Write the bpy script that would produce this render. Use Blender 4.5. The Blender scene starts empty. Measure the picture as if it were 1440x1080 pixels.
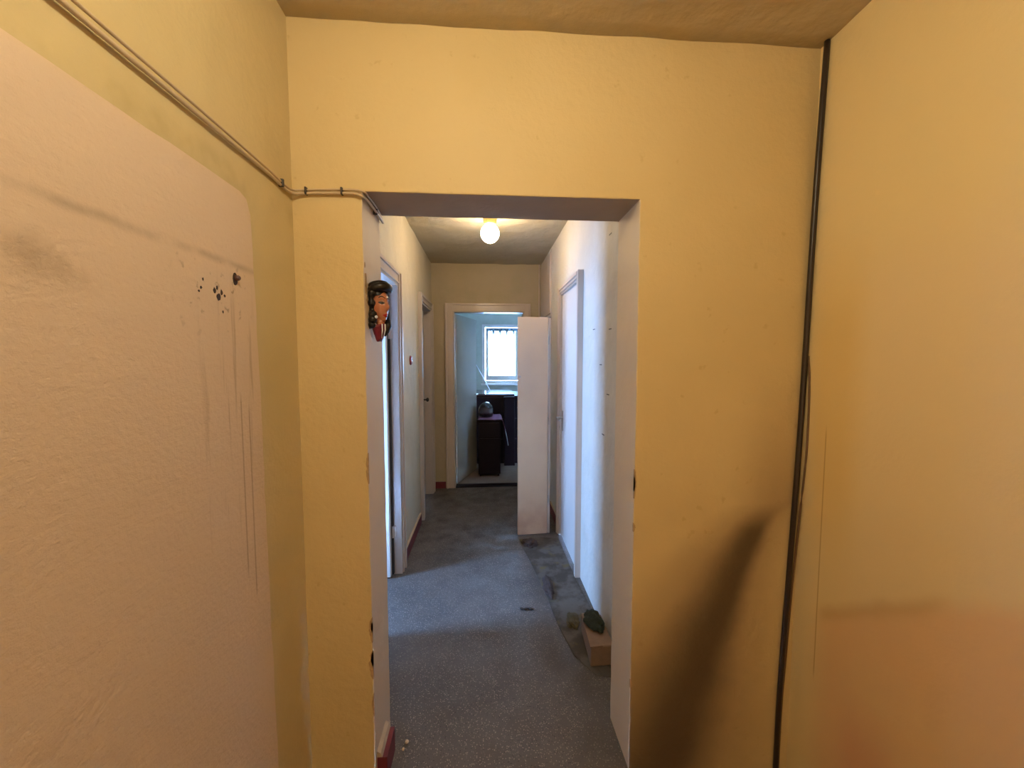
import bpy, bmesh, math, random
from mathutils import Vector, Matrix, noise
random.seed(7)
S = bpy.context.scene
COL = S.collection
PI = math.pi

# ------------------------------------------------------------------ camera, sky, exposure
F, VPX, VPY, EYE = 545.0, 682.0, 505.0, 1.45
_x0, _y0 = VPX-720.0, 540.0-VPY
_n = math.sqrt(_x0*_x0+_y0*_y0+F*F)
yaw = math.asin(-_x0/_n); pitch = math.atan2(_y0, F)
cam = bpy.data.objects.new('camera', bpy.data.cameras.new('camera'))
COL.objects.link(cam)
cam.location = (0, 0, EYE)
cam.rotation_euler = (PI/2-pitch, 0, -yaw)
cam.data.sensor_fit = 'HORIZONTAL'; cam.data.sensor_width = 36.0
cam.data.lens = 36.0*F/1440.0
cam.data.clip_start = 0.02
S.camera = cam

W = bpy.data.worlds.new('sky'); S.world = W; W.use_nodes = True
nt = W.node_tree
bg = nt.nodes['Background']
bg.inputs['Color'].default_value = (0.27, 0.50, 1.0, 1)
bg.inputs['Strength'].default_value = 84.0

S.view_settings.view_transform = 'Standard'
S.view_settings.look = 'None'
S.view_settings.exposure = 0.82
S.view_settings.gamma = 1.0
S.view_settings.use_curve_mapping = False

def portal(name, loc, rot, sx, sy):
    d = bpy.data.lights.new(name, 'AREA'); d.shape = 'RECTANGLE'; d.size = sx; d.size_y = sy
    d.energy = 1.0
    d.cycles.is_portal = True
    o = bpy.data.objects.new(name, d); COL.objects.link(o)
    o.location = loc; o.rotation_euler = rot
portal('portal_left', (-2.62, 1.80, 1.45), (0, -PI/2, 0), 1.5, 0.46)
portal('portal_far', (0.30, 6.93, 1.53), (-PI/2, 0, 0), 0.62, 0.96)

# ------------------------------------------------------------------ materials
def new_mat(name):
    m = bpy.data.materials.new(name); m.use_nodes = True
    return m, m.node_tree, m.node_tree.nodes['Principled BSDF']
def simple(name, col, rough=0.5, metal=0.0, spec=0.5, var=0.12, scale=12.0, bump=0.0, bscale=60.0, coat=0.0):
    m, nt, b = new_mat(name)
    N, L = nt.nodes, nt.links
    b.inputs['Roughness'].default_value = rough; b.inputs['Metallic'].default_value = metal
    b.inputs['Specular IOR Level'].default_value = spec
    b.inputs['Coat Weight'].default_value = coat
    geo = N.new('ShaderNodeNewGeometry')
    nz = N.new('ShaderNodeTexNoise'); nz.inputs['Scale'].default_value = scale; nz.inputs['Detail'].default_value = 4
    L.new(geo.outputs['Position'], nz.inputs['Vector'])
    mx = N.new('ShaderNodeMix'); mx.data_type = 'RGBA'
    mx.inputs[6].default_value = (*[c*(1-var) for c in col], 1)
    mx.inputs[7].default_value = (*[min(1, c*(1+var)) for c in col], 1)
    L.new(nz.outputs['Fac'], mx.inputs[0]); L.new(mx.outputs[2], b.inputs['Base Color'])
    if bump:
        n2 = N.new('ShaderNodeTexNoise'); n2.inputs['Scale'].default_value = bscale; n2.inputs['Detail'].default_value = 5
        L.new(geo.outputs['Position'], n2.inputs['Vector'])
        bp = N.new('ShaderNodeBump'); bp.inputs['Strength'].default_value = bump; bp.inputs['Distance'].default_value = 0.01
        L.new(n2.outputs['Fac'], bp.inputs['Height']); L.new(bp.outputs[0], b.inputs['Normal'])
    return m

class G:
    """small helper to write shader maths on world position"""
    def __init__(s, name, col, rough=0.7, spec=0.3):
        s.m, s.nt, s.b = new_mat(name)
        s.N, s.L = s.nt.nodes, s.nt.links
        s.b.inputs['Roughness'].default_value = rough
        s.b.inputs['Specular IOR Level'].default_value = spec
        g = s.N.new('ShaderNodeNewGeometry'); s.pos = g.outputs['Position']
        sp = s.N.new('ShaderNodeSeparateXYZ'); s.L.new(s.pos, sp.inputs[0])
        s.x, s.y, s.z = sp.outputs
        s.col = (*col, 1)
    def _in(s, sock, v):
        if hasattr(v, 'links') or hasattr(v, 'is_output'): s.L.new(v, sock)
        else: sock.default_value = v
    def math(s, op, a, b=0.0, c=0.0, clamp=False):
        n = s.N.new('ShaderNodeMath'); n.operation = op; n.use_clamp = clamp
        s._in(n.inputs[0], a); s._in(n.inputs[1], b); s._in(n.inputs[2], c)
        return n.outputs[0]
    def ramp(s, v, a, b, t0=0.0, t1=1.0):
        n = s.N.new('ShaderNodeMapRange'); n.interpolation_type = 'SMOOTHSTEP'
        s._in(n.inputs[0], v)
        for i, q in zip((1, 2, 3, 4), (a, b, t0, t1)): n.inputs[i].default_value = q
        return n.outputs[0]
    def noise(s, scale, detail=4, stretch=(1, 1, 1), rough=0.5, off=(0, 0, 0), dist=0.0):
        mp = s.N.new('ShaderNodeMapping'); mp.inputs['Scale'].default_value = stretch
        mp.inputs['Location'].default_value = off
        s.L.new(s.pos, mp.inputs[0])
        n = s.N.new('ShaderNodeTexNoise'); n.inputs['Scale'].default_value = scale
        n.inputs['Detail'].default_value = detail; n.inputs['Roughness'].default_value = rough
        n.inputs['Distortion'].default_value = dist
        s.L.new(mp.outputs[0], n.inputs['Vector'])
        return n.outputs['Fac']
    def box(s, v, lo, hi, soft):
        return s.math('MULTIPLY', s.ramp(v, lo-soft, lo+soft), s.ramp(v, hi-soft, hi+soft, 1, 0))
    def mul(s, *a):
        r = a[0]
        for q in a[1:]: r = s.math('MULTIPLY', r, q)
        return r
    def tint(s, fac, col):
        n = s.N.new('ShaderNodeMix'); n.data_type = 'RGBA'
        s._in(n.inputs[0], fac)
        if isinstance(s.col, tuple): n.inputs[6].default_value = s.col
        else: s.L.new(s.col, n.inputs[6])
        n.inputs[7].default_value = (*col, 1)
        s.col = n.outputs[2]
    def bump(s, h, strength, dist=0.01, prev=None):
        n = s.N.new('ShaderNodeBump'); n.inputs['Strength'].default_value = strength; n.inputs['Distance'].default_value = dist
        s.L.new(h, n.inputs['Height'])
        if prev is not None: s.L.new(prev, n.inputs['Normal'])
        return n.outputs[0]
    def done(s, normal=None):
        if isinstance(s.col, tuple): s.b.inputs['Base Color'].default_value = s.col
        else: s.L.new(s.col, s.b.inputs['Base Color'])
        if normal is not None: s.L.new(normal, s.b.inputs['Normal'])
        return s.m

def plaster_normal(g, fine=0.35, coarse=0.4):
    a = g.bump(g.noise(7, 3), coarse, 0.02)
    return g.bump(g.noise(90, 5, rough=0.6), fine, 0.004, a)

YEL = (0.68, 0.53, 0.275)
# yellow painted plaster of the hall's end wall, dark brown band at its lower right
g = G('yellow_plaster_end_wall', YEL, 0.55, 0.35)
g.tint(g.ramp(g.noise(2.2, 5), 0.35, 0.7, 0, 0.45), (0.60, 0.46, 0.22))
g.tint(g.mul(g.box(g.z, 1.60, 1.95, 0.10), g.box(g.x, -0.6, -0.36, 0.02), 0.3), (0.64, 0.47, 0.21))
g.tint(g.ramp(g.noise(25, 6, off=(3, 1, 0)), 0.66, 0.74, 0, 0.30), (0.45, 0.30, 0.12))
# centre line of the dark band: x as a function of height
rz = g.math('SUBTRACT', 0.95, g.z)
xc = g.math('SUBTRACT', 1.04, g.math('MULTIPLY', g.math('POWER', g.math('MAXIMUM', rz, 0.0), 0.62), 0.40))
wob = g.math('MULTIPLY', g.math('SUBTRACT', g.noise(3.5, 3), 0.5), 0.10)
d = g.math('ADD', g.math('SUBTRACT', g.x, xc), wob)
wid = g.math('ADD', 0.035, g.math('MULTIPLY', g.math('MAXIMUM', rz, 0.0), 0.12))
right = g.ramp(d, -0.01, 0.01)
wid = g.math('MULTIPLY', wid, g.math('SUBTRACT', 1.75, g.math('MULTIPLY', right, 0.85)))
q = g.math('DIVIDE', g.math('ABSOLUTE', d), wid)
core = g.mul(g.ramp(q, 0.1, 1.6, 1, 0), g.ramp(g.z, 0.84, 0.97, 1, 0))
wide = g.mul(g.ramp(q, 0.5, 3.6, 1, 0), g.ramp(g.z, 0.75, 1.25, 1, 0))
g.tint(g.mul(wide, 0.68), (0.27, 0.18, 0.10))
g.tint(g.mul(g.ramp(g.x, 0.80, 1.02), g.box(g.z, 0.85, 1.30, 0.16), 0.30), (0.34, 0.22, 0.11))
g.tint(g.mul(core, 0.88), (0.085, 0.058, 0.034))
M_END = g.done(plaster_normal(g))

g = G('cream_plaster_reveal', (0.74, 0.61, 0.44), 0.6, 0.3)
g.tint(g.ramp(g.noise(3, 5), 0.35, 0.7, 0, 0.4), (0.68, 0.54, 0.37))
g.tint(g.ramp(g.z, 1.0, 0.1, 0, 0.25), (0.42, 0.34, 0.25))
M_REVEAL = g.done(plaster_normal(g, 0.2, 0.3))
g = G('shade_darkened_soffit', (0.42, 0.31, 0.20), 0.7, 0.2)  # reveal plaster made darker: shade under the lintel is put into the colour
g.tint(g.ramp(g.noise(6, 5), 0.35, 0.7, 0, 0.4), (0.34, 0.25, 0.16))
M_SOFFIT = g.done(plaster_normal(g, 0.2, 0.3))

g = G('yellow_plaster_left_wall', (0.63, 0.51, 0.28), 0.55, 0.35)
g.tint(g.ramp(g.noise(2.6, 5), 0.35, 0.7, 0, 0.5), (0.57, 0.46, 0.23))
g.tint(g.mul(g.box(g.z, 1.84, 1.90, 0.02), g.ramp(g.noise(9, 4), 0.45, 0.7), 0.4), (0.42, 0.32, 0.14))
M_LEFT = g.done(plaster_normal(g))

# bare pinkish plaster patch, with soot line, drips and trowel strokes
g = G('bare_pink_plaster', (0.72, 0.57, 0.43), 0.75, 0.2)
g.tint(g.ramp(g.noise(1.8, 5), 0.35, 0.68, 0, 0.5), (0.69, 0.54, 0.39))
wav = g.math('MULTIPLY', g.math('SUBTRACT', g.noise(6, 4), 0.5), 0.025)
zz = g.math('ADD', g.z, wav)
g.tint(g.mul(g.box(zz, 1.660, 1.672, 0.008), g.ramp(g.noise(8, 5, off=(5, 2, 1)), 0.38, 0.62), 0.5), (0.30, 0.22, 0.15))
g.tint(g.mul(g.box(zz, 1.56, 1.60, 0.03), g.ramp(g.y, 0.72, 0.52), g.ramp(g.noise(11, 5, off=(1, 2, 1)), 0.5, 0.68), 0.55), (0.27, 0.19, 0.12))
g.tint(g.mul(g.box(g.z, 1.52, 1.66, 0.05), g.ramp(g.noise(45, 5), 0.60, 0.70), g.box(g.y, 0.78, 1.0, 0.05), 0.6), (0.25, 0.17, 0.11))
drip = g.ramp(g.noise(4, 4, stretch=(1, 16, 0.6)), 0.56, 0.66)
g.tint(g.mul(drip, g.box(g.y, 0.84, 1.015, 0.02), g.box(g.z, 1.05, 1.58, 0.10), 0.42), (0.34, 0.22, 0.13))
g.tint(g.mul(g.ramp(g.math('ABSOLUTE', g.math('SUBTRACT', g.y, 0.955)), 0.001, 0.004, 1, 0), g.box(g.z, 0.93, 1.36, 0.02), 0.5), (0.32, 0.20, 0.12))
g.tint(g.mul(g.ramp(g.math('ABSOLUTE', g.math('SUBTRACT', g.y, 0.985)), 0.001, 0.004, 1, 0), g.box(g.z, 0.86, 1.33, 0.02), 0.5), (0.32, 0.20, 0.12))
a = g.bump(g.noise(9, 6, stretch=(1, 0.6, 2.0), rough=0.7, dist=0.3), 0.30, 0.010)
a = g.bump(g.noise(95, 5, rough=0.65), 0.6, 0.004, a)
M_PATCH = g.done(a)

g = G('yellow_plaster_right_wall', (0.80, 0.63, 0.33), 0.5, 0.35)
g.tint(g.mul(g.ramp(g.y, 1.16, 0.95), g.box(g.z, 0.62, 1.75, 0.15), 0.6), (0.80, 0.62, 0.38))
g.tint(g.mul(g.box(g.y, 1.06, 1.22, 0.05), g.box(g.z, 0.9, 1.7, 0.2), 0.5), (0.72, 0.48, 0.15))
edge = g.math('ADD', g.z, g.math('MULTIPLY', g.math('SUBTRACT', g.noise(7, 4), 0.5), 0.06))
edge = g.math('SUBTRACT', edge, g.math('MULTIPLY', g.math('SUBTRACT', 1.157, g.y), 0.73))
g.tint(g.mul(g.box(edge, 0.59, 0.625, 0.03), g.ramp(g.y, 1.17, 1.12), g.ramp(g.y, 0.78, 0.86), 0.6), (0.50, 0.29, 0.12))
g.tint(g.mul(g.ramp(edge, 0.64, 0.56), g.ramp(g.y, 1.20, 1.08), g.ramp(g.noise(3, 4), 0.3, 0.6, 0.5, 1.0), 0.6), (0.76, 0.44, 0.24))
g.tint(g.mul(g.ramp(g.z, 0.5, 0.25), g.box(g.y, 0.90, 1.05, 0.04), 0.5), (0.66, 0.31, 0.21))
seam = g.mul(g.ramp(g.math('ABSOLUTE', g.math('SUBTRACT', g.y, 1.157)), 0.0008, 0.003, 1, 0), g.box(g.z, 0.40, 1.22, 0.03))
g.tint(g.mul(seam, 0.55), (0.36, 0.17, 0.05))
M_RIGHT = g.done(plaster_normal(g, 0.15, 0.25))

g = G('dingy_ceiling_plaster', (0.56, 0.46, 0.31), 0.8, 0.15)
g.tint(g.ramp(g.noise(4, 6), 0.4, 0.7, 0, 0.5), (0.48, 0.38, 0.24))
M_CEIL = g.done(plaster_normal(g, 0.3, 0.8))
g = G('corridor_ceiling_plaster', (0.50, 0.44, 0.31), 0.8, 0.15)
g.tint(g.ramp(g.noise(5, 5), 0.4, 0.7, 0, 0.4), (0.42, 0.37, 0.25))
M_CCEIL = g.done(plaster_normal(g, 0.3, 0.8))

g = G('dull_cream_corridor_paint', (0.60, 0.53, 0.38), 0.6, 0.3)
g.tint(g.ramp(g.noise(3, 5), 0.38, 0.7, 0, 0.5), (0.52, 0.47, 0.33))
g.tint(g.ramp(g.noise(30, 5, off=(2, 0, 0)), 0.68, 0.76, 0, 0.35), (0.34, 0.29, 0.19))
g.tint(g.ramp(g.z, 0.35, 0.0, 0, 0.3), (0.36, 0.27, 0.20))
M_CORR = g.done(plaster_normal(g, 0.3, 0.9))
g = G('dirty_white_right_wall_paint', (0.66, 0.62, 0.55), 0.6, 0.3)
g.tint(g.ramp(g.noise(3, 5), 0.38, 0.7, 0, 0.5), (0.58, 0.54, 0.46))
g.tint(g.ramp(g.noise(30, 5, off=(2, 0, 0)), 0.68, 0.76, 0, 0.35), (0.38, 0.33, 0.25))
M_CORRW = g.done(plaster_normal(g, 0.3, 0.9))
g = G('olive_end_wall_paint', (0.50, 0.41, 0.27), 0.6, 0.3)
g.tint(g.ramp(g.noise(4, 5), 0.38, 0.7, 0, 0.5), (0.42, 0.36, 0.22))
M_BACK = g.done(plaster_normal(g, 0.3, 0.5))
M_TEAL = simple('pale_teal_room_paint', (0.42, 0.44, 0.36), 0.7, bump=0.2)
M_DIMROOM = simple('brown_room_paint', (0.20, 0.15, 0.11), 0.8)

# terrazzo
def terrazzo():
    g = G('worn_grey_terrazzo', (0.122, 0.108, 0.100), 0.55, 0.45)
    g.tint(g.ramp(g.noise(2.4, 6), 0.4, 0.7, 0, 0.7), (0.080, 0.071, 0.066))
    v = g.N.new('ShaderNodeTexVoronoi'); v.inputs['Scale'].default_value = 170.0; v.inputs['Randomness'].default_value = 1
    g.L.new(g.pos, v.inputs['Vector'])
    sep = g.N.new('ShaderNodeSeparateColor'); g.L.new(v.outputs['Color'], sep.inputs[0])
    chip = g.mul(g.ramp(v.outputs['Distance'], 0.25, 0.42, 1, 0), g.ramp(sep.outputs[0], 0.25, 0.95))
    g.tint(g.mul(chip, 0.75), (0.46, 0.39, 0.32))
    dark = g.mul(g.ramp(v.outputs['Distance'], 0.25, 0.45, 1, 0), g.ramp(sep.outputs[1], 0.75, 0.85))
    g.tint(g.mul(dark, 0.8), (0.030, 0.027, 0.028))
    v2 = g.N.new('ShaderNodeTexVoronoi'); v2.inputs['Scale'].default_value = 84.0
    g.L.new(g.pos, v2.inputs['Vector'])
    s2 = g.N.new('ShaderNodeSeparateColor'); g.L.new(v2.outputs['Color'], s2.inputs[0])
    g.tint(g.mul(g.ramp(v2.outputs['Distance'], 0.10, 0.2, 1, 0), g.ramp(s2.outputs[0], 0.82, 0.9), 0.5), (0.60, 0.52, 0.44))
    # grime that gathers along the door side and the far end
    gr = g.noise(5, 6, rough=0.65)
    g.tint(g.mul(g.ramp(gr, 0.46, 0.66), g.box(g.y, 2.75, 3.45, 0.2), g.box(g.x, -0.6, -0.05, 0.15), 0.75), (0.05, 0.042, 0.036))
    g.tint(g.mul(g.box(g.x, 0.30, 0.8, 0.04), g.ramp(gr, 0.35, 0.6), 0.6), (0.085, 0.07, 0.056))
    rr = g.ramp(g.noise(8, 4), 0.3, 0.7, 0.42, 0.7); g.L.new(rr, g.b.inputs['Roughness'])
    return g.done(g.bump(g.noise(60, 4), 0.10, 0.003))
M_FLOOR = terrazzo()
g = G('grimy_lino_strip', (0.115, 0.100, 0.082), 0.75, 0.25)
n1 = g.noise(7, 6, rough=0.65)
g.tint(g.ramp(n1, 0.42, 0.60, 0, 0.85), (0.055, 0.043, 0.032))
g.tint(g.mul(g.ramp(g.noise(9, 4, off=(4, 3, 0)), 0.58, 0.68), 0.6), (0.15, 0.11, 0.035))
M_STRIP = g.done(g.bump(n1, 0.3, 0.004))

M_PAINT = simple('old_cream_gloss_paint', (0.60, 0.50, 0.42), 0.28, spec=0.5, var=0.08, scale=6, bump=0.12, bscale=25)
M_PAINT2 = simple('grey_cream_gloss_paint', (0.50, 0.43, 0.37), 0.3, spec=0.5, var=0.1, scale=6, bump=0.12, bscale=25)
M_WHITE = simple('white_door_paint', (0.70, 0.66, 0.62), 0.35, var=0.05, scale=5, bump=0.08, bscale=25)
M_LEAFG = simple('grey_blue_door_paint', (0.46, 0.44, 0.38), 0.35, var=0.1, scale=5)
g = G('pinkish_cream_wardrobe_paint', (0.70, 0.54, 0.37), 0.45, 0.4)
g.tint(g.ramp(g.noise(2.5, 4), 0.4, 0.7, 0, 0.4), (0.53, 0.41, 0.32))
g.tint(g.mul(g.ramp(g.z, 0.5, 0.02), g.ramp(g.noise(7, 5), 0.3, 0.6, 0.3, 1), 0.6), (0.42, 0.22, 0.16))
M_WARD = g.done(g.bump(g.noise(20, 4), 0.08, 0.005))
M_JOINT = simple('dark_gap', (0.03, 0.022, 0.018), 0.9)
M_RED = simple('dark_red_skirting', (0.16, 0.022, 0.035), 0.5, var=0.3, scale=20)
M_SKTOP = simple('dirty_cream_skirting_top', (0.48, 0.38, 0.27), 0.7, var=0.3, scale=30)
M_BEIGE = simple('beige_cable_sheath', (0.55, 0.42, 0.27), 0.4, var=0.15, scale=15)
M_CLIP = simple('black_cable_clip', (0.03, 0.022, 0.016), 0.5)
M_BLACK = simple('dark_brown_cable_sheath', (0.028, 0.017, 0.012), 0.35)
M_BROWN = simple('thin_brown_cable', (0.16, 0.085, 0.04), 0.5)
M_CHIP = simple('raw_brown_plaster', (0.46, 0.31, 0.17), 0.95, var=0.35, scale=90, bump=0.3, bscale=120)
M_CHIPD = simple('dark_plaster_break', (0.30, 0.19, 0.10), 0.95, var=0.5, scale=90)
M_METAL = simple('dull_steel', (0.42, 0.40, 0.37), 0.35, metal=1.0)
M_DARKWOOD = simple('very_dark_brown_wood', (0.009, 0.004, 0.006), 0.4, var=0.3, scale=10, spec=0.2)
M_TOPW = simple('glossy_dark_top', (0.05, 0.04, 0.05), 0.16, var=0.2)
M_PURPLE = simple('mauve_cloth', (0.34, 0.17, 0.27), 0.75, var=0.2, scale=40, bump=0.3)
M_HELM = simple('glossy_black_shell', (0.015, 0.012, 0.016), 0.12, coat=0.8)
M_SOCKET = simple('orange_brown_lamp_base', (0.55, 0.27, 0.08), 0.5)
M_PARQ = simple('brown_room_floor', (0.22, 0.16, 0.12), 0.4, var=0.3, scale=9)
M_HAIR = simple('black_brown_hair_glaze', (0.012, 0.009, 0.008), 0.3, var=0.3, scale=80, spec=0.3, coat=0.15)
M_SKIN = simple('terracotta_skin_glaze', (0.40, 0.145, 0.07), 0.32, var=0.12, scale=40, coat=0.3)
M_LIP = simple('red_lip_glaze', (0.36, 0.02, 0.02), 0.25)
M_LID = simple('brown_eyelid_glaze', (0.30, 0.16, 0.11), 0.3)  # eyelids glazed a duller brown than the skin
M_SCARF = simple('maroon_glaze', (0.16, 0.010, 0.035), 0.28, coat=0.4)
M_SILV = simple('white_silver_glaze', (0.80, 0.80, 0.88), 0.2)
M_STONE = simple('dusty_rag', (0.055, 0.036, 0.030), 0.95, var=0.5, scale=50, bump=0.5)
M_OLIVE = simple('dusty_olive_cloth', (0.085, 0.065, 0.028), 0.95, var=0.5, scale=50, bump=0.5)
M_BOX = simple('worn_beige_cardboard', (0.24, 0.155, 0.105), 0.85, var=0.25, scale=20, bump=0.2)
M_GREEN = simple('black_green_cloth', (0.022, 0.028, 0.016), 0.95, var=0.5, scale=40, bump=0.5)
M_CRUMB = simple('white_plaster_crumb', (0.62, 0.52, 0.42), 0.9)
M_PLUG = simple('dark_plug_hole', (0.035, 0.018, 0.014), 0.6)
M_PLUGB = simple('brown_wall_plug', (0.10, 0.05, 0.045), 0.4)
M_REDP = simple('red_plastic', (0.28, 0.02, 0.02), 0.35)
M_OUTSIDE = simple('pale_outside_wall', (0.75, 0.75, 0.72), 0.9)

def emis(name, col, strength):
    m, nt, b = new_mat(name)
    b.inputs['Base Color'].default_value = (*col, 1)
    b.inputs['Emission Color'].default_value = (*col, 1)
    b.inputs['Emission Strength'].default_value = strength
    b.inputs['Roughness'].default_value = 0.3
    return m
M_GLOBE = emis('lit_opal_glass', (1.0, 0.76, 0.48), 52.0)
M_BULB = emis('lit_hall_lamp_glass', (1.0, 0.87, 0.60), 165.0)
def glass(name='window_glass', tint=(0.93, 0.97, 0.98, 1)):
    m, nt, b = new_mat(name)
    N, L = nt.nodes, nt.links
    N.remove(b)
    t = N.new('ShaderNodeBsdfTransparent'); t.inputs[0].default_value = tint
    gl = N.new('ShaderNodeBsdfGlossy'); gl.inputs['Roughness'].default_value = 0.03
    mx = N.new('ShaderNodeMixShader'); mx.inputs[0].default_value = 0.07
    L.new(t.outputs[0], mx.inputs[1]); L.new(gl.outputs[0], mx.inputs[2])
    L.new(mx.outputs[0], N['Material Output'].inputs[0])
    return m
M_GLASS = glass()
M_GLASSG = glass('dimming_grey_window_glass', (0.52, 0.54, 0.50, 1))  # grey tint added to cut the daylight entering the far room
def netmat():
    m, nt, b = new_mat('sheer_net_curtain')
    N, L = nt.nodes, nt.links
    b.inputs['Base Color'].default_value = (0.85, 0.87, 0.88, 1); b.inputs['Roughness'].default_value = 0.9
    t = N.new('ShaderNodeBsdfTransparent'); tl = N.new('ShaderNodeBsdfTranslucent'); tl.inputs[0].default_value = (0.85, 0.87, 0.88, 1)
    m1 = N.new('ShaderNodeMixShader'); m1.inputs[0].default_value = 0.6
    L.new(b.outputs[0], m1.inputs[1]); L.new(tl.outputs[0], m1.inputs[2])
    m2 = N.new('ShaderNodeMixShader'); m2.inputs[0].default_value = 0.45
    L.new(t.outputs[0], m2.inputs[1]); L.new(m1.outputs[0], m2.inputs[2])
    L.new(m2.outputs[0], N['Material Output'].inputs[0])
    return m
M_NET = netmat()

# ------------------------------------------------------------------ mesh helpers
def link(name, bm, mats, parent=None, smooth=False, bevel=0.0, seg=2):
    me = bpy.data.meshes.new(name)
    bmesh.ops.recalc_face_normals(bm, faces=bm.faces)
    bm.to_mesh(me); bm.free()
    if not isinstance(mats, (list, tuple)): mats = [mats]
    for m in mats: me.materials.append(m)
    if smooth:
        for p in me.polygons: p.use_smooth = True
    o = bpy.data.objects.new(name, me); COL.objects.link(o)
    if parent: o.parent = parent; o.matrix_parent_inverse = Matrix.Translation(parent.location).inverted() if not parent.parent and parent.type == 'EMPTY' else Matrix()
    if bevel:
        b = o.modifiers.new('bevel', 'BEVEL'); b.width = bevel; b.segments = seg; b.limit_method = 'ANGLE'
        b.harden_normals = False
    return o
def box(bm, x0, x1, y0, y1, z0, z1, mi=0):
    vs = [bm.verts.new((x, y, z)) for x in (x0, x1) for y in (y0, y1) for z in (z0, z1)]
    fs = [(0, 1, 3, 2), (4, 6, 7, 5), (0, 4, 5, 1), (2, 3, 7, 6), (0, 2, 6, 4), (1, 5, 7, 3)]
    out = []
    for f in fs:
        fc = bm.faces.new([vs[i] for i in f]); fc.material_index = mi; out.append(fc)
    return vs
def bxo(name, b, mat, parent=None, bevel=0.0, kind=None):
    bm = bmesh.new(); box(bm, *b); o = link(name, bm, mat, parent, bevel=bevel)
    if kind: o['kind'] = kind
    return o
def empty(name, loc=(0, 0, 0)):
    o = bpy.data.objects.new(name, None); COL.objects.link(o); o.location = loc
    o.empty_display_size = 0.1
    return o
def tag(o, label=None, cat=None, group=None, kind=None):
    if label: o['label'] = label
    if cat: o['category'] = cat
    if group: o['group'] = group
    if kind: o['kind'] = kind
    return o
def tube(bm, pts, r, n=8, mi=0, caps=True):
    pts = [Vector(p) for p in pts]
    rings = []
    up = Vector((0, 0, 1))
    for i, p in enumerate(pts):
        t = (pts[min(i+1, len(pts)-1)]-pts[max(i-1, 0)]).normalized()
        a = t.cross(up)
        if a.length < 0.05: a = t.cross(Vector((1, 0, 0)))
        a.normalize(); b = a.cross(t).normalized()
        rr = r[i] if isinstance(r, (list, tuple)) else r
        rings.append([bm.verts.new(p+(a*math.cos(2*PI*k/n)+b*math.sin(2*PI*k/n))*rr) for k in range(n)])
    for i in range(len(rings)-1):
        for k in range(n):
            f = bm.faces.new((rings[i][k], rings[i][(k+1) % n], rings[i+1][(k+1) % n], rings[i+1][k])); f.material_index = mi
    if caps:
        bm.faces.new(rings[0][::-1]).material_index = mi; bm.faces.new(rings[-1]).material_index = mi
def smooth_path(pts, n=6):
    P = [Vector(p) for p in pts]; P = [P[0]*2-P[1]]+P+[P[-1]*2-P[-2]]
    out = []
    for i in range(1, len(P)-2):
        for k in range(n):
            t = k/n
            out.append(0.5*((2*P[i])+(P[i+1]-P[i-1])*t+(2*P[i-1]-5*P[i]+4*P[i+1]-P[i+2])*t*t+(3*P[i]-P[i-1]-3*P[i+1]+P[i+2])*t**3))
    out.append(P[-2]); return out
def lathe(bm, prof, c, n=24, axis='z', mi=0):
    rings = []
    for r, h in prof:
        ring = []
        for k in range(n):
            a = 2*PI*k/n; u, v = r*math.cos(a), r*math.sin(a)
            p = {'z': (u, v, h), 'x': (h, u, v), 'y': (u, h, v)}[axis]
            ring.append(bm.verts.new((c[0]+p[0], c[1]+p[1], c[2]+p[2])))
        rings.append(ring)
    for i in range(len(rings)-1):
        for k in range(n):
            bm.faces.new((rings[i][k], rings[i][(k+1) % n], rings[i+1][(k+1) % n], rings[i+1][k])).material_index = mi
    bm.faces.new(rings[0][::-1]).material_index = mi; bm.faces.new(rings[-1]).material_index = mi
def prism(bm, outline, axis, a, b, mi_side=0, mi_a=0, mi_b=0):
    """outline: 2-D points; axis 'x' -> (y,z) swept x=a..b ; axis 'y' -> (x,z) swept y=a..b ; 'z' -> (x,y)"""
    def P(p, t): return {'x': (t, p[0], p[1]), 'y': (p[0], t, p[1]), 'z': (p[0], p[1], t)}[axis]
    va = [bm.verts.new(P(p, a)) for p in outline]; vb = [bm.verts.new(P(p, b)) for p in outline]
    f = bm.faces.new(va); f.material_index = mi_a
    f = bm.faces.new(vb[::-1]); f.material_index = mi_b
    n = len(outline)
    for i in range(n):
        f = bm.faces.new((va[i], vb[i], vb[(i+1) % n], va[(i+1) % n])); f.material_index = mi_side
def jig(p, q, step=0.04, amp=0.0015, seed=0):
    """points from p to q with a slightly uneven line"""
    p, q = Vector(p), Vector(q); n = max(2, int((q-p).length/step)); d = (q-p).normalized(); nn = Vector((-d.y, d.x))
    out = []
    for i in range(1, n):
        t = p.lerp(q, i/n)
        out.append(tuple(t+nn*amp*2*noise.noise(Vector((i*0.9+seed, seed*3.1, 0)))))
    return out
def comb(lo, hi, top, holes, rough=0.0015, bottom=-0.0):
    """wall outline with door holes reaching the floor; holes: (a, b, h)"""
    o = [(lo, bottom)]
    for i, (a, b, h) in enumerate(holes):
        o.append((a, bottom)); o += jig((a, bottom), (a, h), amp=rough, seed=i+2); o.append((a, h))
        o += jig((a, h), (b, h), amp=rough*0.6, seed=i+5); o.append((b, h)); o += jig((b, h), (b, bottom), amp=rough, seed=i+9); o.append((b, bottom))
    o += [(hi, bottom), (hi, top), (lo, top)]
    return o

XL, XR, YF, YB = -0.58, 0.625, 1.25, 1.455     # left wall, corridor right wall, end wall front and back face
YE = 4.33                                      # corridor end wall
CH, CC = 2.455, 2.49                           # hall and corridor ceilings
OX0, OX1, OZ = -0.374, 0.500, 1.962            # the wall opening

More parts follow.
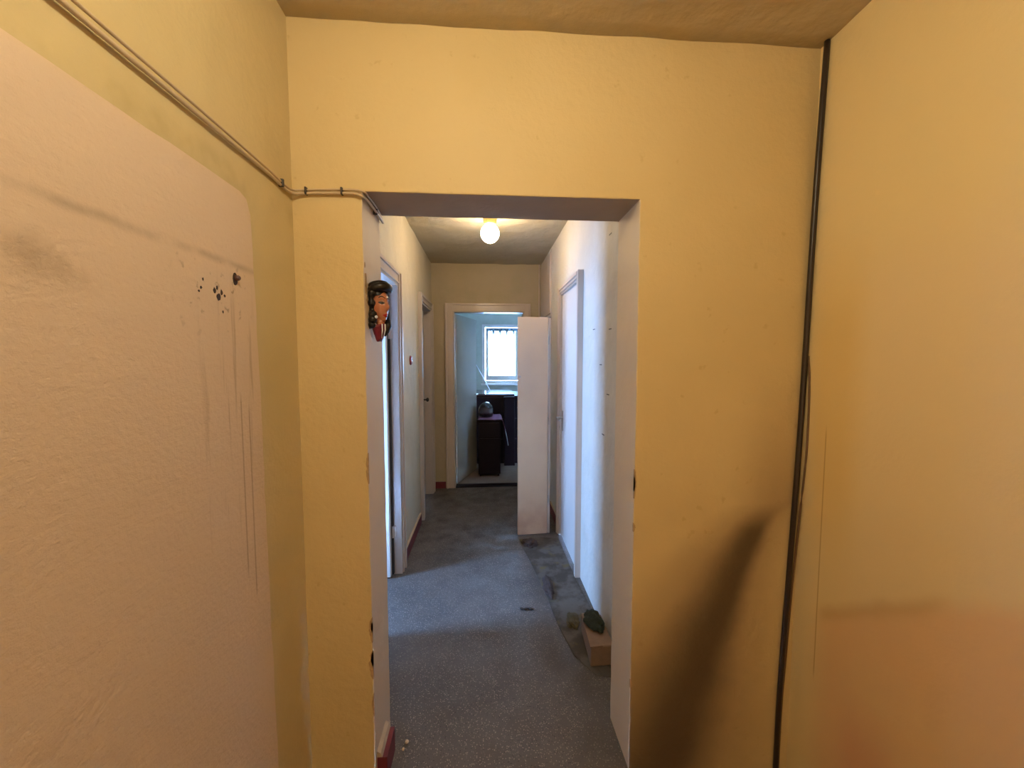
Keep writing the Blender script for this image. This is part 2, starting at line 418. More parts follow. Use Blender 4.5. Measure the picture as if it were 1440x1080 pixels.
# ------------------------------------------------------------------ structure
bm = bmesh.new(); box(bm, -0.72, 1.22, -1.42, YF, -0.13, -0.07)
tag(link('floor_hall', bm, M_FLOOR), kind='structure')
bm = bmesh.new(); box(bm, -3.2, 1.4, YF+0.004, 4.37, -0.10, 0.0)
tag(link('floor', bm, M_FLOOR), kind='structure')
bm = bmesh.new(); box(bm, -3.2, 1.6, 4.37, 7.1, -0.06, -0.002)
tag(link('floor_far_room', bm, M_PARQ), kind='structure')

def grid_slab(name, x0, x1, y0, y1, z, th, mat, amp, n=40):
    bm = bmesh.new()
    nx, ny = n, n
    v = [[bm.verts.new((x0+(x1-x0)*i/nx, y0+(y1-y0)*j/ny, z+amp*noise.noise(Vector((i*0.35+x0, j*0.35+y0, 3))))) for j in range(ny+1)] for i in range(nx+1)]
    for i in range(nx):
        for j in range(ny): bm.faces.new((v[i][j], v[i][j+1], v[i+1][j+1], v[i+1][j]))
    r = bmesh.ops.extrude_face_region(bm, geom=bm.faces[:])
    for q in r['geom']:
        if isinstance(q, bmesh.types.BMVert): q.co.z = z+th
    return link(name, bm, mat, smooth=False)
o = grid_slab('ceiling', -0.62, 1.16, -1.3, YF+0.01, CH, 0.12, M_CEIL, 0.005)
tag(o, kind='structure')
for p in o.data.polygons: p.use_smooth = True
o = grid_slab('ceiling_corridor', XL-0.1, XR+0.8, YB-0.01, YE+0.02, CC, 0.12, M_CCEIL, 0.006)
tag(o, kind='structure')
tag(bxo('ceiling_left_room', (-2.7, XL-0.12, 1.0, 4.33, 2.5, 2.6), M_DIMROOM), kind='structure')
tag(bxo('ceiling_far_room', (-1.4, 1.5, YE+0.1, 7.0, 2.5, 2.6), M_TEAL), kind='structure')

# end wall of the hall with the opening; front painted yellow, reveals cream
bm = bmesh.new()
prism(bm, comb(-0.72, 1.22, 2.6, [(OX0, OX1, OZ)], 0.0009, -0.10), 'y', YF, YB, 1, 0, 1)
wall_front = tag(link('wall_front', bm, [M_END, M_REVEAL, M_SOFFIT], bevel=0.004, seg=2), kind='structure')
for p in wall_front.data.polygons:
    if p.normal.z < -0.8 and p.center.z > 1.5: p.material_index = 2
for md in wall_front.modifiers: md.angle_limit = 1.2

tag(bxo('wall_left', (-0.72, XL, -1.3, YF, -0.1, 2.6), M_LEFT), kind='structure')
tag(bxo('wall_right', (1.09, 1.22, -1.3, YF, -0.1, 2.6), M_RIGHT), kind='structure')
tag(bxo('wall_behind', (-0.72, 1.22, -1.42, -1.3, -0.1, 2.6), M_RIGHT), kind='structure')

D1 = (1.955, 2.60, 1.945); D2 = (3.52, 4.16, 1.97); D3 = (2.495, 3.10, 1.975)
bm = bmesh.new()
prism(bm, comb(YB, YE+0.1, 2.6, [D1, D2]), 'x', XL, XL-0.11)
tag(link('wall_left_corridor', bm, M_CORR), kind='structure')
bm = bmesh.new()
prism(bm, comb(YB, YE+0.1, 2.6, [D3, (3.66, 4.27, 2.455)]), 'x', XR, XR+0.11)
tag(link('wall_right_corridor', bm, M_CORRW), kind='structure')
bm = bmesh.new()
prism(bm, comb(-0.70, 1.35, 2.6, [(-0.355, 0.44, 1.985)]), 'y', YE, YE+0.10, 0, 0, 1)
tag(link('wall_end', bm, [M_BACK, M_TEAL]), kind='structure')

# left room (daylight comes from its tall window)
WX = -2.55
bm = bmesh.new()
for b in ((WX-0.1, WX, 1.0, 1.58, 0, 2.5), (WX-0.1, WX, 2.02, 4.33, 0, 2.5), (WX-0.1, WX, 1.58, 2.02, 0, 0.7), (WX-0.1, WX, 1.58, 2.02, 2.2, 2.5)): box(bm, *b)
tag(link('wall_left_room_outer', bm, M_DIMROOM), kind='structure')
tag(bxo('wall_left_room_near', (WX, XL-0.14, 1.0, 1.1, 0, 2.5), M_DIMROOM), kind='structure')
tag(bxo('wall_left_room_far', (WX, XL-0.11, 3.30, 3.40, 0, 2.5), M_DIMROOM), kind='structure')
# far room
bm = bmesh.new()
FY = 6.80; wx0, wx1, wz0, wz1 = -0.02, 0.62, 1.05, 2.02
for b in ((-1.4, wx0, FY, FY+0.12, 0, 2.5), (wx1, 1.5, FY, FY+0.12, 0, 2.5), (wx0, wx1, FY, FY+0.12, 0, wz0), (wx0, wx1, FY, FY+0.12, wz1, 2.5)): box(bm, *b)
tag(link('wall_far_room_outer', bm, M_TEAL), kind='structure')
tag(bxo('wall_far_room_left', (-1.4, -1.3, YE+0.1, FY, 0, 2.5), M_TEAL), kind='structure')
tag(bxo('wall_far_room_right', (1.4, 1.5, YE+0.1, FY, 0, 2.5), M_TEAL), kind='structure')

# bare plaster patch on the left wall (a proud skim 3 mm thick with a worn corner)
bm = bmesh.new()
ol = [(-1.29, -0.07), (1.055, -0.07)]
ol += jig((1.055, -0.07), (1.028, 1.72), 0.05, 0.003, 4)+[(1.028, 1.72), (1.024, 1.805), (1.010, 1.838), (0.985, 1.846)]
ol += jig((0.985, 1.846), (-1.29, 1.846), 0.05, 0.002, 7)+[(-1.29, 1.846)]
prism(bm, ol, 'x', XL-0.001, XL+0.0035)
wl = bpy.data.objects['wall_left']
link('plaster_patch', bm, M_PATCH, wl)['label'] = 'bare pinkish plaster patch with soot marks and drips'

# broken plaster along the edges of the opening
def chip(name, parent, side, zc, h, w, mat, seed):
    """ragged flake hugging a vertical edge of the opening"""
    x = OX0 if side < 0 else OX1
    rnd = random.Random(seed); n = 12; ol = []
    for i in range(n+1):
        t = i/n; ol.append((x+side*(w*math.sin(PI*t)**0.7*(0.55+0.6*rnd.random())+0.001), zc-h/2+h*t))
    ol += [(x-side*0.0008, zc+h/2), (x-side*0.0008, zc-h/2)]
    bm = bmesh.new(); prism(bm, ol, 'y', YF-0.0015, YF+0.006)
    return link(name, bm, mat, parent)
for i, (sd, zc, h, w, m) in enumerate(((-1, 0.56, 0.085, 0.010, M_CHIP), (-1, 0.44, 0.10, 0.013, M_CHIP), (-1, 0.46, 0.05, 0.006, M_CHIPD), (-1, 0.57, 0.03, 0.004, M_CHIPD), (-1, 0.30, 0.08, 0.006, M_CHIP), (-1, 1.10, 0.10, 0.006, M_CHIP),
                                       (1, 1.03, 0.10, 0.006, M_CHIP), (1, 1.03, 0.05, 0.003, M_CHIPD), (1, 0.88, 0.03, 0.006, M_CHIP), (1, 0.32, 0.03, 0.006, M_CHIP))):
    chip('plaster_chip', wall_front, sd, zc, h, w, m, i)
# flake scars on the left reveal face near the carved head
for (yc, zc, sy, sz) in ((1.268, 1.69, 0.010, 0.035), (1.278, 1.64, 0.006, 0.012), (1.262, 1.745, 0.005, 0.01)):
    bm = bmesh.new(); rnd = random.Random(int(zc*100)); ol = []
    for k in range(11):
        a = 2*PI*k/11; r = 0.75+0.4*rnd.random(); ol.append((yc+sy*r*math.cos(a), zc+sz*r*math.sin(a)))
    prism(bm, ol, 'x', OX0-0.002, OX0+0.0012); link('plaster_chip', bm, M_CHIP, wall_front)

wrc = bpy.data.objects['wall_right_corridor']
for (y, z) in ((1.93, 2.07), (1.91, 1.60), (2.06, 1.42), (1.93, 1.27), (2.2, 1.62), (2.0, 1.05)):
    bxo('nail_mark', (XR-0.002, XR+0.001, y-0.018, y+0.018, z-0.0022, z+0.0022), M_CLIP, wrc)
# skirtings
def skirting(name, b, axis):
    x0, x1, y0, y1, h = b
    bm = bmesh.new(); box(bm, x0, x1, y0, y1, 0.0, h, 0)
    box(bm, x0, x1, y0, y1, h, h+0.008, 1)
    return tag(link(name, bm, [M_RED, M_SKTOP]), kind='structure')
skirting('baseboard_left', (XL, XL+0.014, 2.745, 3.40, 0.085), 'y')
skirting('baseboard_end', (XL+0.002, -0.445, YE-0.014, YE, 0.075), 'x')
skirting('baseboard_right', (XR-0.014, XR, 3.20, 3.60, 0.085), 'y')
bm = bmesh.new()
box(bm, OX0, OX0+0.034, YF+0.02, 1.380, 0.0, 0.090, 0)
prism(bm, [(OX0, 0.090), (OX0+0.018, 0.090), (OX0+0.012, 0.104), (OX0, 0.112)], 'y', YF+0.02, 1.385, 1, 1, 1)
tag(link('baseboard_opening', bm, [M_RED, M_SKTOP]), kind='structure')

# ------------------------------------------------------------------ doors of the corridor
def casing_x(parent, xw, out, a, b, h, wd, mat, name='casing'):
    """door casing on a wall x = xw, standing proud by out (signed); opening a..b, height h"""
    s = 1 if out > 0 else -1
    for (y0, y1, z0, z1) in ((a-wd, a, 0, h+wd), (b, b+wd, 0, h+wd)):
        bm = bmesh.new(); box(bm, min(xw, xw+out), max(xw, xw+out), y0, y1, z0, z1)
        e = y0 if y0 < a else y1-0.022
        box(bm, min(xw+out, xw+out+s*0.010), max(xw+out, xw+out+s*0.010), e, e+0.022, z0, z1)
        e = y1-0.012 if y0 < a else y0
        box(bm, min(xw+out, xw+out+s*0.006), max(xw+out, xw+out+s*0.006), e, e+0.012, z0, z1)
        link(name, bm, mat, parent, bevel=0.002)
    bm = bmesh.new(); box(bm, min(xw, xw+out), max(xw, xw+out), a, b, h, h+wd)
    box(bm, min(xw+out, xw+out+s*0.006), max(xw+out, xw+out+s*0.006), a, b, h, h+0.012)
    box(bm, min(xw+out, xw+out+s*0.010), max(xw+out, xw+out+s*0.010), a, b, h+wd-0.022, h+wd)
    link(name, bm, mat, parent, bevel=0.003)
def jamb_x(parent, x0, x1, a, b, h, mat, t=0.02):
    bm = bmesh.new(); box(bm, x0, x1, a, a+t, 0, h); box(bm, x0, x1, b-t, b, 0, h); box(bm, x0, x1, a+t, b-t, h-t, h)
    link('jamb', bm, mat, parent, bevel=0.002)

d1 = tag(empty('door_1', (XL, 2.3, 0)), kind='structure')
casing_x(d1, XL, 0.020, D1[0], D1[1], D1[2]-0.005, 0.075, M_PAINT)
jamb_x(d1, XL-0.112, XL+0.018, D1[0], D1[1], D1[2], M_PAINT2)
# its leaf stands open into the left room, hinged on the far jamb
bm = bmesh.new(); box(bm, -1.26, XL-0.047, 2.520, 2.558, 0.012, 1.915)
lf = link('door_leaf', bm, M_WHITE, d1, bevel=0.003)
for z in (0.30, 1.62):
    bm = bmesh.new(); lathe(bm, [(0.0085, -0.04), (0.0085, 0.04)], (XL-0.038, 2.566, z), 10)
    box(bm, XL-0.045, XL-0.018, 2.574, 2.581, z-0.035, z+0.035)
    link('hinge', bm, M_PAINT, d1)

bxo('dark_gap_strip', (XL-0.047, XL-0.034, 2.558, 2.580, 0.012, 1.92), M_JOINT, d1)  # dark bar put in as the shaded gap between leaf and jamb
d2 = tag(empty('door_2', (XL, 3.84, 0)), kind='structure')
casing_x(d2, XL, 0.022, D2[0], D2[1], D2[2]-0.005, 0.07, M_PAINT2)
jamb_x(d2, XL-0.112, XL+0.018, D2[0], D2[1], D2[2], M_PAINT2)
bm = bmesh.new(); box(bm, XL-0.095, XL-0.06, D2[0]+0.022, D2[1]-0.022, 0.01, D2[2]-0.022)
link('door_leaf', bm, M_LEAFG, d2, bevel=0.002)
bm = bmesh.new(); lathe(bm, [(0.008, -0.001), (0.008, 0.03), (0.02, 0.035), (0.022, 0.05), (0.010, 0.058)], (XL-0.06, 4.05, 1.03), 14, 'x')
link('door_knob', bm, M_CLIP, d2, smooth=True)

d3 = tag(empty('door_3', (XR, 2.8, 0)), kind='structure')
casing_x(d3, XR, -0.028, D3[0], D3[1], D3[2]-0.005, 0.045, M_PAINT)
jamb_x(d3, XR-0.024, XR+0.112, D3[0], D3[1], D3[2], M_PAINT2, 0.018)
bm = bmesh.new(); box(bm, XR-0.008, XR+0.028, D3[0]+0.02, D3[1]-0.02, 0.008, D3[2]-0.02)
link('door_leaf', bm, M_WHITE, d3, bevel=0.002)
bm = bmesh.new()
box(bm, XR-0.014, XR-0.008, 3.015, 3.045, 0.88, 1.04)
lathe(bm, [(0.008, -0.045), (0.008, 0.0)], (XR-0.014, 3.030, 0.985), 10, 'x')
tube(bm, [(XR-0.056, 3.036, 0.985), (XR-0.058, 2.99, 0.985), (XR-0.054, 2.94, 0.979), (XR-0.052, 2.925, 0.977)], 0.0075, 10)
link('door_handle', bm, M_METAL, d3, smooth=False)

# end door
d4 = tag(empty('door_4', (0.04, YE, 0)), kind='structure')
h = 1.975
for (x0, x1) in ((-0.435, -0.350), (0.436, 0.506)):
    bm = bmesh.new(); box(bm, x0, x1, YE-0.020, YE, 0, h+0.085)
    e = x0 if x0 < 0 else x1-0.022
    box(bm, e, e+0.022, YE-0.032, YE-0.020, 0, h+0.085); link('casing', bm, M_PAINT, d4, bevel=0.003)
bm = bmesh.new(); box(bm, -0.350, 0.436, YE-0.020, YE, h, h+0.085); box(bm, -0.350, 0.436, YE-0.032, YE-0.020, h+0.063, h+0.085)
link('casing', bm, M_PAINT, d4, bevel=0.003)
bm = bmesh.new(); box(bm, -0.357, -0.335, YE-0.018, YE+0.102, 0, h+0.01); box(bm, 0.420, 0.441, YE-0.018, YE+0.102, 0, h+0.01); box(bm, -0.335, 0.420, YE-0.018, YE+0.102, h-0.012, h+0.01)
link('jamb', bm, M_PAINT2, d4, bevel=0.002)
bm = bmesh.new(); a = Vector((-0.322, 4.44)); b = Vector((-0.112, 5.07)); dn = (b-a).normalized(); nn = Vector((dn.y, -dn.x))
prism(bm, [tuple(a), tuple(b), tuple(b-nn*0.036), tuple(a-nn*0.036)], 'z', 0.010, 1.955)
link('door_leaf', bm, M_LEAFG, d4, bevel=0.002)
p = a.lerp(b, 0.90)+nn*0.0
bm = bmesh.new(); tube(bm, [(p.x, p.y, 1.0), (p.x+nn.x*0.04, p.y+nn.y*0.04, 1.0), (p.x+nn.x*0.045-dn.x*0.08, p.y+nn.y*0.045-dn.y*0.08, 1.0)], 0.008, 8)
link('door_handle', bm, M_METAL, d4)
for z in (0.25, 1.0, 1.75):
    bm = bmesh.new(); lathe(bm, [(0.008, -0.04), (0.008, 0.04)], (-0.327, YE+0.10, z), 10); link('hinge', bm, M_PAINT, d4)
bm = bmesh.new(); prism(bm, [(YE-0.005, 0), (YE+0.115, 0), (YE+0.10, 0.010), (YE+0.01, 0.010)], 'x', -0.335, 0.420)
link('threshold', bm, M_DARKWOOD, d4)

# trim batten by the corridor's upper far corner
tag(bxo('trim_1', (0.597, 0.612, YE-0.016, YE, 1.90, CC), M_PAINT, bevel=0.002), kind='structure')

# ------------------------------------------------------------------ built-in wardrobe with folding door
wd = empty('wardrobe', (0.9, 3.96, 0))
tag(wd, 'built-in cream wardrobe in right wall, its upper door shut under the ceiling', 'wardrobe')
bm = bmesh.new()
for b in ((XR+0.112, 1.20, 3.60, 3.66, 0, 2.46), (XR+0.112, 1.20, 4.27, 4.31, 0, 2.46), (1.20, 1.23, 3.60, 4.31, 0, 2.46), (XR+0.02, 1.20, 3.662, 4.268, 1.84, 1.865), (XR+0.112, 1.2, 3.66, 4.27, 2.42, 2.45), (XR+0.02, 1.2, 3.662, 4.268, 0.0, 0.05)): box(bm, *b)
link('carcass', bm, M_DARKWOOD, wd)
bm = bmesh.new(); box(bm, XR-0.012, XR+0.010, 3.662, 4.268, 1.885, 2.452); link('upper_door', bm, M_PAINT, wd, bevel=0.003)
bm = bmesh.new(); 
for b in ((XR-0.004, XR+0.012, 3.635, 3.662, 0.09, 2.475), (XR-0.004, XR+0.012, 3.662, 4.268, 1.855, 1.882)): box(bm, *b)
link('face_frame', bm, M_PAINT2, wd, bevel=0.002)
def leafxy(name, a, b, z0, z1, t, mat):
    a, b = Vector(a), Vector(b); dn = (b-a).normalized(); nn = Vector((-dn.y, dn.x))*t
    bm = bmesh.new(); prism(bm, [tuple(a), tuple(b), tuple(b+nn), tuple(a+nn)], 'z', z0, z1)
    return link(name, bm, mat, wd, bevel=0.003)

ld = empty('cupboard_door', (0.385, 3.095, 0))
tag(ld, 'tall narrow pinkish cream cupboard door standing upright across the corridor, facing the viewer', 'door')
bm = bmesh.new(); prism(bm, [(0.262, 3.085), (0.508, 3.105), (0.5065, 3.127), (0.2605, 3.107)], 'z', 0.007, 1.785); link('panel', bm, M_WARD, ld, bevel=0.003)
bm = bmesh.new(); prism(bm, [(0.510, 3.108), (0.530, 3.1095), (0.536, 3.175), (0.516, 3.176)], 'z', 0.007, 1.78); link('edge_batten', bm, M_PAINT2, ld, bevel=0.002)
for z in (0.3, 0.95, 1.6):
    bm = bmesh.new(); lathe(bm, [(0.005, -0.03), (0.005, 0.03)], (0.5135, 3.101, z), 8); link('hinge', bm, M_METAL, ld)
bm = bmesh.new(); lathe(bm, [(0.006, 0.002), (0.006, -0.014), (0.013, -0.018), (0.011, -0.026)], (0.274, 3.086, 1.31), 12, 'y'); link('knob', bm, M_PAINT2, ld)

# ------------------------------------------------------------------ window of the far room
w1 = tag(empty('window_1', (0.3, FY, 1.05)), kind='structure')
bm = bmesh.new(); t = 0.045
for b in ((wx0-0.03, wx0+t-0.02, FY-0.025, FY+0.10, wz0-0.03, wz1+0.03), (wx1-t+0.02, wx1+0.03, FY-0.025, FY+0.10, wz0-0.03, wz1+0.03), (wx0, wx1, FY-0.025, FY+0.10, wz1-0.02, wz1+0.03), (wx0, wx1, FY-0.025, FY+0.10, wz0-0.03, wz0+0.02)): box(bm, *b)
link('window_frame', bm, M_WHITE, w1, bevel=0.004)
bm = bmesh.new(); a0, a1, c0, c1 = wx0+0.03, wx1-0.03, wz0+0.025, wz1-0.025; t = 0.055
for b in ((a0, a0+t, FY+0.01, FY+0.05, c0, c1), (a1-t, a1, FY+0.01, FY+0.05, c0, c1), (a0+t, a1-t, FY+0.01, FY+0.05, c1-t, c1), (a0+t, a1-t, FY+0.01, FY+0.05, c0, c0+t+0.03)): box(bm, *b)
link('sash', bm, M_WHITE, w1, bevel=0.004)
bxo('pane', (a0+t, a1-t, FY+0.027, FY+0.031, c0+t+0.03, c1-t), M_GLASSG, w1)
bm = bmesh.new(); prism(bm, [(FY-0.075, wz0-0.055), (FY+0.02, wz0-0.055), (FY+0.02, wz0-0.028), (FY-0.06, wz0-0.028), (FY-0.075, wz0-0.034)], 'x', wx0-0.05, wx1+0.05)
link('window_sill', bm, M_WHITE, w1, bevel=0.003)
for i in range(6):
    x = a0+t+0.03+i*0.075
    bm = bmesh.new(); tube(bm, [(x, FY+0.105, wz0), (x, FY+0.105, wz1)], 0.006, 8); link('security_bar', bm, M_OUTSIDE, w1)
# short net valance with hanging points
bm = bmesh.new(); n = 56; rows = []
for j, fz in enumerate((0, 0.25, 0.5, 0.75, 1.0)):
    row = []
    for i in range(n+1):
        u = i/n; x = a0+0.02+(a1-a0-0.04)*u
        drop = 0.050+0.130*max(0, math.cos(u*4.6*2*PI))**5
        row.append(bm.verts.new((x, FY-0.008+0.012*math.sin(u*60), wz1-0.035-drop*fz)))
    rows.append(row)
for j in range(4):
    for i in range(n): bm.faces.new((rows[j][i], rows[j][i+1], rows[j+1][i+1], rows[j+1][i]))
nc = link('window_valance', bm, simple('grey_blue_net', (0.20, 0.30, 0.38), 0.9), smooth=True)
sm = nc.modifiers.new('s', 'SOLIDIFY'); sm.thickness = 0.002
tag(nc, 'short grey-blue scalloped valance hanging in top of the bright far window', 'curtain')

# left room's tall window
w2 = tag(empty('window_2', (WX, 1.80, 0.7)), kind='structure')
bm = bmesh.new()
for b in ((WX-0.06, WX+0.02, 1.58, 1.61, 0.7, 2.2), (WX-0.06, WX+0.02, 1.99, 2.02, 0.7, 2.2), (WX-0.06, WX+0.02, 1.61, 1.99, 2.17, 2.2), (WX-0.06, WX+0.02, 1.61, 1.99, 0.7, 0.73)): box(bm, *b)
link('window_frame', bm, M_WHITE, w2)
bxo('pane', (WX-0.03, WX-0.026, 1.61, 1.99, 0.73, 2.17), M_GLASS, w2)

# ------------------------------------------------------------------ lamps
gl = empty('ceiling_globe_lamp', (0.04, 2.875, 2.49))
tag(gl, 'lit round white glass globe on a short orange-brown ceiling base in the corridor', 'lamp')
bm = bmesh.new(); lathe(bm, [(0.052, 2.494), (0.050, 2.455), (0.044, 2.422), (0.040, 2.418)], (0.04, 2.875, 0), 28)
link('lamp_base', bm, M_SOCKET, gl, smooth=False)
bm = bmesh.new(); bmesh.ops.create_uvsphere(bm, u_segments=32, v_segments=20, radius=0.067, matrix=Matrix.Translation((0.04, 2.875, 2.358)))
link('glass_globe', bm, M_GLOBE, gl, smooth=True)

hl = empty('hall_ceiling_lamp', (-0.02, 0.29, 2.45))
tag(hl, 'lit round ceiling lamp of the yellow hall, above the camera', 'lamp')
bm = bmesh.new(); lathe(bm, [(0.055, 2.462), (0.052, 2.425), (0.04, 2.40)], (-0.02, 0.29, 0), 24); link('lamp_base', bm, M_SOCKET, hl)
bm = bmesh.new(); bmesh.ops.create_uvsphere(bm, u_segments=24, v_segments=16, radius=0.045, matrix=Matrix.Translation((-0.02, 0.29, 2.375)))
link('glass_globe', bm, M_BULB, hl, smooth=True)

fl = empty('added_fill_lamp', (-0.28, -0.95, -0.07))  # fill light added out of view to brighten the hall
tag(fl, 'unseen fill lamp added behind the camera, shaped as a floor lamp with a round glass shade', 'lamp')
bm = bmesh.new(); lathe(bm, [(0.14, -0.07), (0.14, -0.055), (0.02, -0.04)], (-0.28, -0.95, 0), 24); link('fill_lamp_base', bm, M_METAL, fl)
bm = bmesh.new(); lathe(bm, [(0.012, -0.05), (0.012, 1.02)], (-0.28, -0.95, 0), 12); link('fill_lamp_pole', bm, M_METAL, fl)
bm = bmesh.new(); bmesh.ops.create_uvsphere(bm, u_segments=24, v_segments=16, radius=0.14, matrix=Matrix.Translation((-0.28, -0.95, 1.14)))
link('fill_lamp_shade', bm, emis('fill_lamp_glass', (1.0, 0.82, 0.50), 8.0), fl, smooth=True)

# ------------------------------------------------------------------ cables
tc = empty('twin_cable', (XL, 1.19, 1.945))
tag(tc, 'pair of beige cables clipped along the left wall and into the opening', 'cable')
c1 = smooth_path([(XL+0.010, -1.25, 1.915), (XL+0.009, 0.2, 1.948), (XL+0.009, 0.60, 1.950), (XL+0.009, 0.9, 1.953), (XL+0.008, 1.12, 1.953), (XL+0.009, 1.185, 1.949), (XL+0.012, 1.228, 1.952), (XL+0.035, 1.241, 1.957), (-0.50, 1.242, 1.960), (-0.44, 1.242, 1.962), (-0.392, 1.241, 1.962), (-0.364, 1.243, 1.957), (-0.362, 1.28, 1.957), (-0.361, 1.35, 1.957), (-0.364, 1.42, 1.955), (-0.367, 1.462, 1.950)])
c2 = smooth_path([(XL+0.009, -1.25, 1.895), (XL+0.008, 0.2, 1.928), (XL+0.008, 0.60, 1.935), (XL+0.008, 0.9, 1.940), (XL+0.007, 1.12, 1.943), (XL+0.008, 1.185, 1.940), (XL+0.012, 1.226, 1.942), (XL+0.035, 1.240, 1.947), (-0.50, 1.241, 1.950), (-0.44, 1.241, 1.951), (-0.394, 1.240, 1.951), (-0.372, 1.242, 1.945), (-0.364, 1.28, 1.944), (-0.362, 1.36, 1.943), (-0.365, 1.43, 1.944), (-0.366, 1.468, 1.943)])
for c, r in ((c1, 0.0032), (c2, 0.0044)):
    bm = bmesh.new(); tube(bm, c, r, 10); link('cable_run', bm, M_BEIGE, tc, smooth=True)
for (x, y, z, ax) in ((XL, 1.172, 1.947, 'y'), (-0.535, YF, 1.955, 'x'), (-0.430, YF, 1.957, 'x'), (OX0, 1.37, 1.946, 'y')):
    bm = bmesh.new()
    if ax == 'y': box(bm, x+0.001, x+0.015, y-0.004, y+0.004, z-0.011, z+0.011)
    else: box(bm, x-0.003, x+0.003, y-0.016, y-0.001, z-0.011, z+0.011)
    link('cable_clip', bm, M_CLIP, tc, bevel=0.002)

dc = empty('dark_cable', (1.07, 1.235, 0))
tag(dc, 'thick dark brown cable running from ceiling to floor in the right corner', 'cable')
pts = [(1.080, 1.215, 2.450), (1.080, 1.222, 2.25), (1.079, 1.228, 2.04), (1.079, 1.235, 1.75), (1.078, 1.239, 1.46), (1.074, 1.241, 1.18), (1.066, 1.241, 0.91), (1.057, 1.241, 0.65), (1.049, 1.241, 0.43), (1.044, 1.241, 0.2), (1.042, 1.241, -0.07)]
bm = bmesh.new(); tube(bm, smooth_path(pts, 5), [0.0085]*51, 12); link('cable_run', bm, M_BLACK, dc, smooth=True)
pts2 = [(1.0865, 1.236, 1.46), (1.0865, 1.226, 1.36), (1.0865, 1.224, 1.15), (1.083, 1.233, 0.95), (1.074, 1.243, 0.65), (1.064, 1.244, 0.4), (1.056, 1.244, 0.2), (1.054, 1.244, -0.07)]
bm = bmesh.new(); tube(bm, smooth_path(pts2, 5), 0.0032, 8); tag(link('thin_cable', bm, M_BROWN, dc, smooth=True), 'thin brown cable beside the thick one')

# ------------------------------------------------------------------ holes and fittings on walls
wp = empty('wall_plug', (XL+0.004, 0.953, 1.635))
tag(wp, 'dark brown plug stuck in a hole in the bare plaster patch', 'wall plug')
bm = bmesh.new(); ol = [(0.953+0.0085*math.cos(a*PI/6)*(0.9+0.15*random.random()), 1.635+0.015*math.sin(a*PI/6)*(0.9+0.15*random.random())) for a in range(12)]
prism(bm, ol, 'x', XL+0.0030, XL+0.0045); link('hole_rim', bm, M_PLUG, wp)
bm = bmesh.new(); lathe(bm, [(0.0062, 0.003), (0.0062, 0.010), (0.004, 0.013)], (XL, 0.956, 1.638), 12, 'x'); link('plug', bm, M_PLUGB, wp, smooth=False)
hc = empty('plaster_hole', (XL+0.003, 0.894, 1.584))
tag(hc, 'cluster of small dark broken holes in the plaster below the brown plug', 'hole')
rnd = random.Random(5)
for (dy, dz, a, b) in ((0, 0, 0.006, 0.008), (-0.012, 0.013, 0.004, 0.006), (0.010, 0.012, 0.0035, 0.007), (-0.004, 0.020, 0.003, 0.005), (0.020, 0.006, 0.003, 0.003), (-0.052, 0.012, 0.003, 0.003), (-0.045, 0.030, 0.002, 0.003), (0.012, -0.030, 0.002, 0.003), (-0.058, 0.004, 0.003, 0.002)):
    bm = bmesh.new(); ol = [(0.894+dy+a*(0.7+0.5*rnd.random())*math.cos(k*PI/5), 1.584+dz+b*(0.7+0.5*rnd.random())*math.sin(k*PI/5)) for k in range(10)]
    prism(bm, ol, 'x', XL+0.0028, XL+0.0042); link('hole', bm, M_PLUG, hc)

rd = empty('wall_disc', (XL, 3.07, 1.44))
tag(rd, 'small dark red oval disc on the corridor wall between the left doors', 'wall disc')
bm = bmesh.new(); lathe(bm, [(0.036, 0.0), (0.036, 0.006), (0.028, 0.012)], (XL, 3.07, 1.44), 20, 'x'); link('disc', bm, M_REDP, rd)
bm = bmesh.new(); lathe(bm, [(0.011, 0.011), (0.011, 0.016), (0.007, 0.018)], (XL, 3.07, 1.432), 12, 'x'); link('centre_boss', bm, M_SILV, rd)

